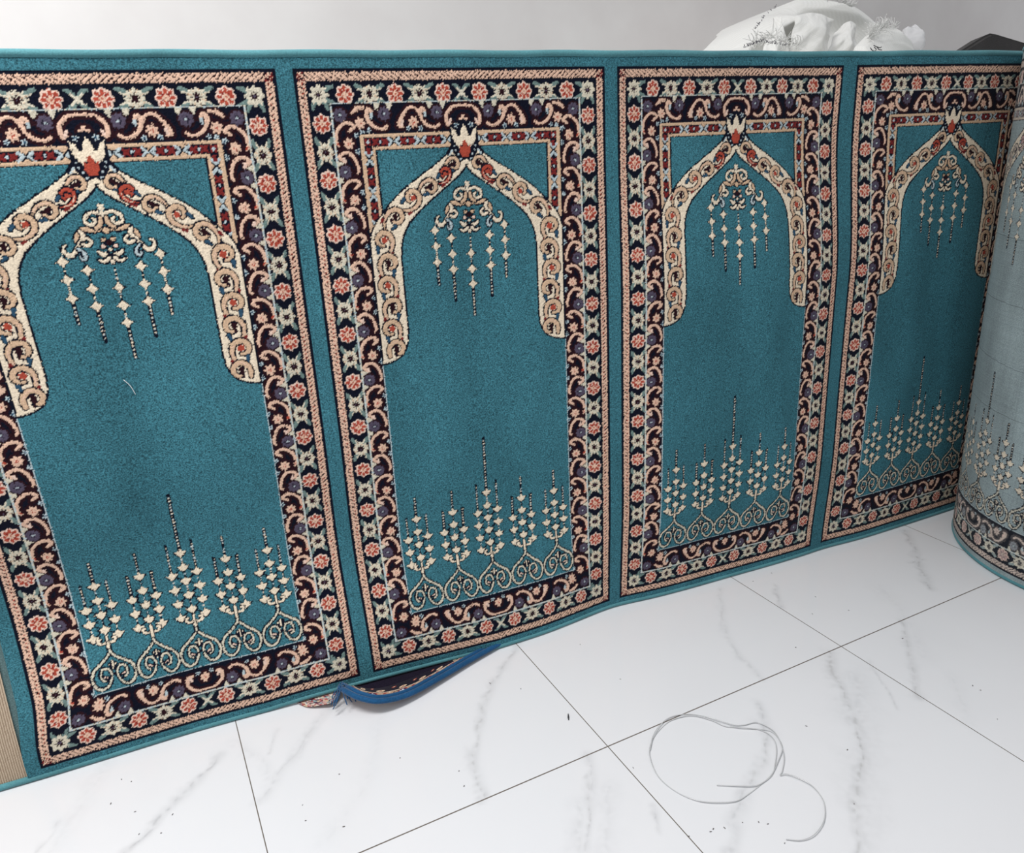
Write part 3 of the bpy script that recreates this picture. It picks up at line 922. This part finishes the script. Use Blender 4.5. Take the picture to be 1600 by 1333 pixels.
# ------------------------------------------------------------------ floor: white marble-look tiles
def axis(lo, a, b_, hi, st, far):
    return np.concatenate([np.arange(lo, a, far), np.arange(a, b_, st), np.linspace(b_, hi, max(2, int((hi - b_) / far)))])
fx = axis(-3.0, -.60, 2.0, 5.0, .0034, .12); fy = axis(-2.5, .50, 1.45, 2.05, .0034, .12)
FX, FY = np.meshgrid(fx, fy)
fc = np.zeros(FX.shape + (3,)); fc[:] = lin(223, 224, 227)
veins = [
    ([[.647, 1.348], [.537, 1.254], [.461, 1.161], [.405, 1.074], [.391, 1.028], [.383, .978]], .007, .34, 1),
    ([[.119, 1.239], [.177, 1.305], [.245, 1.366]], .006, .16, 0), ([[.041, 1.161], [.13, 1.262], [.211, 1.34]], .008, .22, 0),
    ([[-.176, 1.159], [-.11, 1.215], [-.053, 1.266], [-.009, 1.313]], .0075, .40, 0), ([[-.308, 1.233], [-.273, 1.284]], .005, .22, 0),
    ([[1.169, 1.285], [1.097, 1.196], [1.033, 1.088], [1.008, .975]], .006, .20, 0),
    ([[.945, .921], [.899, .845], [.828, .795], [.732, .744], [.668, .684]], .009, .30, 0),
    ([[.899, .845], [.850, .808], [.800, .780]], .0035, .38, 1),
    ([[1.19, .968], [1.134, .901], [1.075, .803], [1.007, .727], [.917, .662], [.832, .591], [.80, .55]], .010, .34, 1),
    ([[1.172, .878], [1.085, .797], [1.022, .737], [.93, .66], [.84, .58]], .026, .14, 0),
    ([[1.06, .79], [1.01, .73], [.96, .69]], .003, .5, 1),
    ([[1.421, .969], [1.333, .882], [1.252, .808], [1.229, .777]], .007, .30, 1), ([[1.801, 1.253], [1.728, 1.168], [1.634, 1.07], [1.594, 1.024]], .0075, .36, 0),
    ([[1.70, 1.12], [1.66, 1.13]], .005, .3, 0),
    ([[.588, .969], [.545, .89], [.469, .795]], .008, .22, 0), ([[.56, .93], [.53, .87], [.50, .83]], .0035, .35, 1), ([[.511, .877], [.461, .8]], .012, .15, 0), ([[.576, .889], [.498, .779]], .020, .12, 0), ([[.622, .814], [.594, .771]], .004, .30, 0),
    ([[1.337, .793], [1.291, .74], [1.235, .689]], .012, .08, 0), ([[1.291, 1.228], [1.233, 1.145]], .005, .30, 0),
    ([[.02, 1.34], [.06, 1.24], [.05, 1.17]], .010, .10, 1), ([[.10, 1.33], [.07, 1.27]], .005, .2, 1),
    ([[1.24, .90], [1.19, .83], [1.16, .78]], .004, .22, 0), ([[1.12, .86], [1.07, .80]], .004, .22, 0), ([[1.5, 1.1], [1.46, 1.0], [1.35, .86]], .015, .07, 0),
    ([[-.5, 1.0], [-.3, 1.2], [-.2, 1.4]], .015, .08, 0), ([[.30, 1.28], [.22, 1.12], [.12, 1.02]], .012, .06, 0)]
def vnoise(shape_x, shape_y, sc, seed):
    r = np.random.default_rng(seed); n_ = 64; T = r.random((n_, n_))
    x = shape_x * sc; y = shape_y * sc
    x0 = np.floor(x).astype(int); y0 = np.floor(y).astype(int); a = x - x0; c = y - y0
    a = a * a * (3 - 2 * a); c = c * c * (3 - 2 * c)
    g_ = lambda i, j: T[i % n_, j % n_]
    return (g_(x0, y0) * (1 - a) + g_(x0 + 1, y0) * a) * (1 - c) + (g_(x0, y0 + 1) * (1 - a) + g_(x0 + 1, y0 + 1) * a) * c
n1 = vnoise(FX, FY, 38, 1); n2 = vnoise(FX, FY, 140, 2); n3 = vnoise(FX, FY, 7, 3)
wobx = (n1 - .5) * .012 + (n2 - .5) * .005; woby = (vnoise(FX, FY, 33, 5) - .5) * .012
vein = np.zeros(FX.shape); warm = np.zeros(FX.shape)
for pts, w_, st_, wm in veins:
    q = catmull(np.array(pts), 4)
    D = _dist(q, np.zeros(len(q)), FX + wobx, FY + woby)
    wloc = w_ * (.7 + 1.3 * n1)
    e_ = np.exp(-(D / wloc) ** 2) * st_ * .55 * (.45 + .9 * n2)
    core = np.exp(-(D / (w_ * .22)) ** 2) * st_ * .55 * np.clip((n2 - .35) * 4, 0, 1)
    # stay inside the tile the vein starts in
    vein = np.maximum(vein, e_ + core * .8)
    if wm: warm = np.maximum(warm, (e_ + core) * 1.0)
vein += np.clip(n3 - .62, 0, 1) * .06
vein = np.clip(vein, 0, .8)[..., None]; warm = np.clip(warm, 0, 1)[..., None]
vcol = np.array(lin(120, 122, 126)) * (1 - warm * .7) + np.array(lin(124, 114, 92)) * warm * .7
fc = fc * (1 - vein) + vcol * vein
m_floor, nt, b = new_mat('marble_tile')
at = N(nt, 'ShaderNodeAttribute', attribute_name='Col')
geo = N(nt, 'ShaderNodeNewGeometry'); sx = N(nt, 'ShaderNodeSeparateXYZ'); L(nt, geo.outputs['Position'], sx.inputs[0])
def groove(out, origin, period, half):
    a = N(nt, 'ShaderNodeMath', operation='SUBTRACT'); a.inputs[1].default_value = origin; L(nt, out, a.inputs[0])
    p_ = N(nt, 'ShaderNodeMath', operation='PINGPONG'); p_.inputs[1].default_value = period / 2; L(nt, a.outputs[0], p_.inputs[0])
    c_ = N(nt, 'ShaderNodeMath', operation='LESS_THAN'); c_.inputs[1].default_value = half; L(nt, p_.outputs[0], c_.inputs[0])
    return c_.outputs[0]
gx = groove(sx.outputs[0], .0295, .6, .0009); gy = groove(sx.outputs[1], .9700, 1.2, .00125)
gm = N(nt, 'ShaderNodeMath', operation='MAXIMUM'); L(nt, gx, gm.inputs[0]); L(nt, gy, gm.inputs[1])
mix = N(nt, 'ShaderNodeMix', data_type='RGBA'); L(nt, gm.outputs[0], mix.inputs['Factor']); L(nt, at.outputs['Color'], mix.inputs['A'])
mix.inputs['B'].default_value = (*lin(104, 96, 88), 1)
L(nt, mix.outputs['Result'], b.inputs['Base Color'])
rg = N(nt, 'ShaderNodeMapRange'); rg.inputs['To Min'].default_value = .16; rg.inputs['To Max'].default_value = .8
L(nt, gm.outputs[0], rg.inputs['Value']); L(nt, rg.outputs[0], b.inputs['Roughness'])
b.inputs['Specular IOR Level'].default_value = .35
fl_ = link_mesh('floor', grid_mesh('floor', np.stack([FX, FY, np.zeros(FX.shape)], -1), fc, smooth=False), m_floor)
fl_['kind'] = 'structure'

# ------------------------------------------------------------------ back wall
m_wall, nt, b = new_mat('painted_wall')
tc = N(nt, 'ShaderNodeTexCoord'); ns = N(nt, 'ShaderNodeTexNoise', Scale=5.0, Detail=4.0); L(nt, tc.outputs['Object'], ns.inputs['Vector'])
cr = N(nt, 'ShaderNodeValToRGB'); cr.color_ramp.elements[0].position = .35; cr.color_ramp.elements[1].position = .65
cr.color_ramp.elements[0].color = (*lin(236, 232, 231), 1); cr.color_ramp.elements[1].color = (*lin(243, 240, 239), 1)
L(nt, ns.outputs['Fac'], cr.inputs['Fac']); L(nt, cr.outputs[0], b.inputs['Base Color'])
b.inputs['Roughness'].default_value = .55; b.inputs['Specular IOR Level'].default_value = .3
co_, q_ = box_parts(-3.0, 2.05, 0, 5.0, 2.2, 2.9)
w = link_mesh('wall_back', raw_mesh('wall_back', co_, q_, smooth=False), m_wall); w['kind'] = 'structure'

# ------------------------------------------------------------------ goods stored behind the carpet
m_sack, nt, b = new_mat('woven_white_plastic')
tc = N(nt, 'ShaderNodeTexCoord'); ws = N(nt, 'ShaderNodeTexChecker', Scale=420.0); L(nt, tc.outputs['Object'], ws.inputs['Vector'])
ws.inputs['Color1'].default_value = (*lin(236, 236, 234), 1); ws.inputs['Color2'].default_value = (*lin(226, 226, 222), 1)
L(nt, ws.outputs['Color'], b.inputs['Base Color']); b.inputs['Roughness'].default_value = .5
b.inputs['Subsurface Weight'].default_value = 0.0

bale = link_mesh('bale', None, None) if False else None
def rounded_box(name, x0, y0, z0, x1, y1, z1, r, mat, n=5):
    import bmesh
    bm = bmesh.new()
    bmesh.ops.create_cube(bm, size=1)
    for v in bm.verts:
        v.co.x = x0 + (v.co.x + .5) * (x1 - x0); v.co.y = y0 + (v.co.y + .5) * (y1 - y0); v.co.z = z0 + (v.co.z + .5) * (z1 - z0)
    bmesh.ops.bevel(bm, geom=bm.edges[:], offset=r, segments=n, profile=.6, affect='EDGES')
    me = bpy.data.meshes.new(name); bm.to_mesh(me); bm.free()
    for p_ in me.polygons: p_.use_smooth = True
    return link_mesh(name, me, mat)
m_bale, nt, b = new_mat('bale_wrap'); b.inputs['Base Color'].default_value = (*lin(222, 222, 218), 1); b.inputs['Roughness'].default_value = .6
bl = rounded_box('bale', 1.36, 1.405, 0, 2.09, 1.90, 1.217, .02, m_bale)
tag(bl, 'pale wrapped bale behind the teal carpet, under the white woven sacks', 'bale')

def creased(X, Y, seed, amp, nfold=9):
    r = np.random.default_rng(seed); H = np.zeros(X.shape)
    for k in range(nfold):
        a = r.uniform(0, np.pi); w_ = r.uniform(6, 17); p_ = r.uniform(0, 6)
        t_ = (X * np.cos(a) + Y * np.sin(a)) * w_ + p_ + .5 * np.sin(X * 7 + k)
        tri = np.abs((t_ / np.pi) % 2 - 1) * 2 - 1
        H += tri / (1 + .13 * w_)
    return H * amp

def heap(name, ridge, ybase, yfront, yback, zbase, seed, amp, mat, parent, nu_=150, nv_=90, crest=.45):
    ridge = np.array(ridge)
    x = np.linspace(ridge[0, 0], ridge[-1, 0], nu_)
    top = np.interp(x, ridge[:, 0], ridge[:, 1])
    s = np.linspace(0, 1, nv_)
    X, S = np.meshgrid(x, s)
    Y = yfront + (yback - yfront) * S
    prof = np.where(S < crest, np.sin(np.clip(S / crest, 0, 1) * np.pi / 2) ** .75, np.cos(np.clip((S - crest) / (1 - crest), 0, 1) * np.pi / 2) ** .7)
    Z = zbase + (top[None, :] - zbase) * prof
    n_ = creased(X * 1.6, S * 1.1 + X * .7, seed, amp)
    edge = np.clip(prof * 1.4, 0, 1) * np.clip((top[None, :] - zbase) / .06, 0, 1)
    P = np.stack([X + n_ * .5 * edge, Y - n_ * 1.3 * edge, np.maximum(Z + n_ * .25 * edge, zbase)], -1)
    # close the bottom by turning the rim in
    return P
sacks = empty('woven_sack', (1.75, 1.65, 1.235))
tag(sacks, 'crumpled white woven sack with frayed ends heaped above the teal carpet', 'sack')
ridge = [(1.42, 1.221), (1.445, 1.262), (1.52, 1.308), (1.60, 1.346), (1.69, 1.376), (1.775, 1.402), (1.81, 1.392), (1.88, 1.372), (1.96, 1.345), (2.00, 1.29), (2.02, 1.221)]
P_ = heap('s', ridge, 1.65, 1.64, 1.88, 1.219, 11, .030, m_sack, sacks)
link_mesh('main_fold', grid_mesh('main_fold', P_), m_sack, sacks)
# loose flaps folded over the front of the heap
def flap(name, corners, seed, bulge, curl=0):
    a, b_, c, d = [np.array(p_) for p_ in corners]
    n_ = 50
    S, T = np.meshgrid(np.linspace(0, 1, n_), np.linspace(0, 1, n_))
    P = (a * (1 - S)[..., None] + b_ * S[..., None]) * (1 - T)[..., None] + (d * (1 - S)[..., None] + c * S[..., None]) * T[..., None]
    P[..., 1] += .03; P[..., 1] -= bulge * np.sin(S * np.pi) * np.sin(T * np.pi * .9 + .2) + creased(S, T, seed, .006)
    P[..., 2] += .012 * np.sin(S * np.pi) * T
    return P
fp = [flap('f', [(1.50, 1.56, 1.219), (1.60, 1.55, 1.219), (1.575, 1.57, 1.310), (1.555, 1.58, 1.325)], 3, .02),
      flap('f', [(1.585, 1.555, 1.219), (1.72, 1.55, 1.219), (1.735, 1.56, 1.325), (1.62, 1.575, 1.332)], 5, .03),
      flap('f', [(1.69, 1.55, 1.219), (1.83, 1.55, 1.219), (1.835, 1.57, 1.318), (1.79, 1.58, 1.310)], 8, .02)]
for P_ in fp:
    P2_ = P_ + [0, .0015, 0]
    q1 = grid_quads(50, 50); q2 = grid_quads(50, 50, flip=True) + 2500
    link_mesh('flap', raw_mesh('flap', np.vstack([P_.reshape(-1, 3), P2_.reshape(-1, 3)]), np.vstack([q1, q2])), m_sack, sacks)
def fringe(name, anchors, n, ln, dirv, spread, r, mat, parent, dark=False):
    parts = []
    anchors = np.array(anchors)
    for k in range(n):
        u = random.random() * (len(anchors) - 1); i = int(u); f_ = u - i
        a = anchors[i] * (1 - f_) + anchors[min(i + 1, len(anchors) - 1)] * f_
        d_2 = np.array(dirv) + np.array([random.uniform(-1, 1) for _ in range(3)]) * spread
        d_2 /= np.linalg.norm(d_2)
        l_ = ln * random.uniform(.5, 1.2)
        m1 = a + d_2 * l_ * .5 + np.array([random.uniform(-1, 1) for _ in range(3)]) * l_ * .18
        parts.append(tube_mesh('t', catmull([a, m1, a + d_2 * l_ + np.array([random.uniform(-1, 1) for _ in range(3)]) * l_ * .2], 4), r, n=4))
    co, q = join_raw(parts)
    return tag(link_mesh(name, raw_mesh(name, co, q), mat, parent), kind='stuff')
m_fr, nt, b = new_mat('loose_fibre'); b.inputs['Base Color'].default_value = (*lin(232, 232, 230), 1); b.inputs['Roughness'].default_value = .6
m_frd, nt, b = new_mat('grey_fibre'); b.inputs['Base Color'].default_value = (*lin(96, 94, 104), 1)
fringe('frayed_edge', [(1.445, 1.56, 1.262), (1.47, 1.53, 1.275), (1.51, 1.52, 1.262), (1.54, 1.50, 1.252)], 110, .03, (-.6, -.3, .1), .8, .0007, m_fr, sacks)
fringe('dark_thread', [(1.40, 1.54, 1.250), (1.445, 1.53, 1.262), (1.50, 1.50, 1.250)], 60, .008, (-.3, -.3, .9), .9, .0006, m_frd, sacks)['label'] = 'dark grey loose threads'
fringe('dark_thread', [(1.455, 1.56, 1.295), (1.50, 1.58, 1.325), (1.56, 1.60, 1.356)], 26, .007, (-.6, -.2, .5), .9, .0006, m_frd, sacks)['label'] = 'dark grey loose threads'
fringe('frayed_edge', [(1.77, 1.66, 1.392), (1.82, 1.64, 1.378), (1.86, 1.64, 1.366)], 70, .022, (.7, -.2, .5), .7, .0007, m_fr, sacks)

crum = empty('frayed_cloth', (1.93, 1.58, 1.235))
tag(crum, 'crumpled white cloth bundle with frayed threads and black print, right of the big sack', 'cloth')
ridge = [(1.695, 1.221), (1.712, 1.250), (1.75, 1.276), (1.79, 1.292), (1.825, 1.290), (1.855, 1.268), (1.875, 1.221)]
P_ = heap('s', ridge, 1.55, 1.435, 1.515, 1.219, 23, .010, m_sack, crum, 130, 80)
link_mesh('bundle', grid_mesh('bundle', P_), m_sack, crum)
fringe('frayed_edge', [(1.72, 1.46, 1.262), (1.76, 1.47, 1.282), (1.80, 1.48, 1.294), (1.84, 1.48, 1.284)], 150, .026, (-.1, -.3, .6), .9, .0006, m_fr, crum)
m_ink, nt, b = new_mat('black_print'); b.inputs['Base Color'].default_value = (.02, .02, .03, 1)
ink = []
for s_ in ([(1.703, 1.240), (1.707, 1.234), (1.716, 1.232), (1.722, 1.237), (1.716, 1.241)], [(1.727, 1.242), (1.731, 1.236), (1.741, 1.235)], [(1.716, 1.245), (1.735, 1.240), (1.742, 1.242)]):
    ink.append(tube_mesh('i', catmull([(x, 1.432 + .004 * (z - 1.23) / .01, z) for x, z in s_], 5), .0010, n=4))
co_, q_ = join_raw(ink); link_mesh('printed_mark', raw_mesh('printed_mark', co_, q_), m_ink, crum)

# thin see-through bag
m_bag, nt, b = new_mat('thin_film'); b.inputs['Base Color'].default_value = (.9, .9, .92, 1); b.inputs['Roughness'].default_value = .25
b.inputs['Alpha'].default_value = .55
th, ph_ = np.meshgrid(np.linspace(0, 2 * np.pi, 70), np.linspace(.02, np.pi - .02, 50))
rr = 1 + creased(th * .35, ph_ * .5, 4, .10)
P_ = np.stack([1.912 + .032 * rr * np.sin(ph_) * np.cos(th), 1.49 + .036 * rr * np.sin(ph_) * np.sin(th), np.maximum(1.262 + .036 * rr * np.cos(ph_), 1.219)], -1)
tag(link_mesh('plastic_bag', grid_mesh('plastic_bag', P_, flip=True), m_bag), 'thin white crumpled plastic bag at the right end of the sack heap', 'bag')

# dark folded mat leaning behind the roll
m_mat = mat_pile('dark_grey_felt', base=lin(74, 72, 72), noise=.12, sheen=.1, fine=500)
prof = [(2.10, 0), (2.10, 1.205), (2.262, 1.268), (2.345, 1.303), (2.37, 1.310), (2.395, 1.3085), (2.56, 1.284), (2.90, 1.235), (2.90, 0)]
import bmesh
bm = bmesh.new()
f_ = [bm.verts.new((x, 1.60, z)) for x, z in prof]; bk = [bm.verts.new((x + .01, 1.66, z - .01 if z else 0)) for x, z in prof]
bm.faces.new(f_); bm.faces.new(bk[::-1])
for i in range(len(prof)):
    j = (i + 1) % len(prof); bm.faces.new((f_[j], f_[i], bk[i], bk[j]))
bmesh.ops.recalc_face_normals(bm, faces=bm.faces[:])
bmesh.ops.bevel(bm, geom=[e for e in bm.edges if e.calc_face_angle(0) > .5], offset=.008, segments=3, affect='EDGES')
me = bpy.data.meshes.new('folded_mat'); bm.to_mesh(me); bm.free()
tag(link_mesh('folded_mat', me, m_mat), 'dark grey folded mat standing by the wall, its peak showing above the carpet', 'mat')
for o in list(COL.objects):
    if o.name.startswith('folded_mat'): o.location.x += .03

# ------------------------------------------------------------------ light
def area(name, loc, rot, sx_, sy_, power, col=(1, 1, 1)):
    l = bpy.data.lights.new(name, 'AREA'); l.shape = 'RECTANGLE'; l.size = sx_; l.size_y = sy_; l.energy = power; l.color = col
    o = bpy.data.objects.new(name, l); COL.objects.link(o); o.location = loc; o.rotation_euler = rot
    return o
area('ceiling_light', (-.65, .82, 2.75), (0, 0, 0), 1.2, .5, 64, (1, .985, .97))
world = bpy.data.worlds.new('World'); bpy.context.scene.world = world; world.use_nodes = True
wn = world.node_tree
tc = N(wn, 'ShaderNodeTexCoord'); sx = N(wn, 'ShaderNodeSeparateXYZ'); L(wn, tc.outputs['Generated'], sx.inputs[0])
mr = N(wn, 'ShaderNodeMapRange'); mr.inputs['From Min'].default_value = -.1; mr.inputs['From Max'].default_value = .7
mr.inputs['To Min'].default_value = .10; mr.inputs['To Max'].default_value = .80
L(wn, sx.outputs[2], mr.inputs['Value'])
bg = wn.nodes['Background']; bg.inputs[0].default_value = (.97, .98, 1, 1); L(wn, mr.outputs[0], bg.inputs[1])

# ------------------------------------------------------------------ camera
cam = bpy.data.cameras.new('camera'); co = bpy.data.objects.new('camera', cam); COL.objects.link(co)
cam.sensor_fit = 'HORIZONTAL'; cam.sensor_width = 36; cam.lens = 36 * 1205 / 1600
cam.clip_start = .02
M = Matrix(((0.891558, 0.18961, -0.411305, 0), (-0.450102, 0.270061, -0.851161, 0), (-0.050311, 0.943989, 0.326119, 1.028), (0, 0, 0, 1)))
co.matrix_world = M
sc = bpy.context.scene
sc.camera = co
sc.view_settings.view_transform = 'Standard'; sc.view_settings.look = 'None'
sc.view_settings.gamma = 1; sc.view_settings.use_curve_mapping = False
sc.view_settings.exposure = 0.0
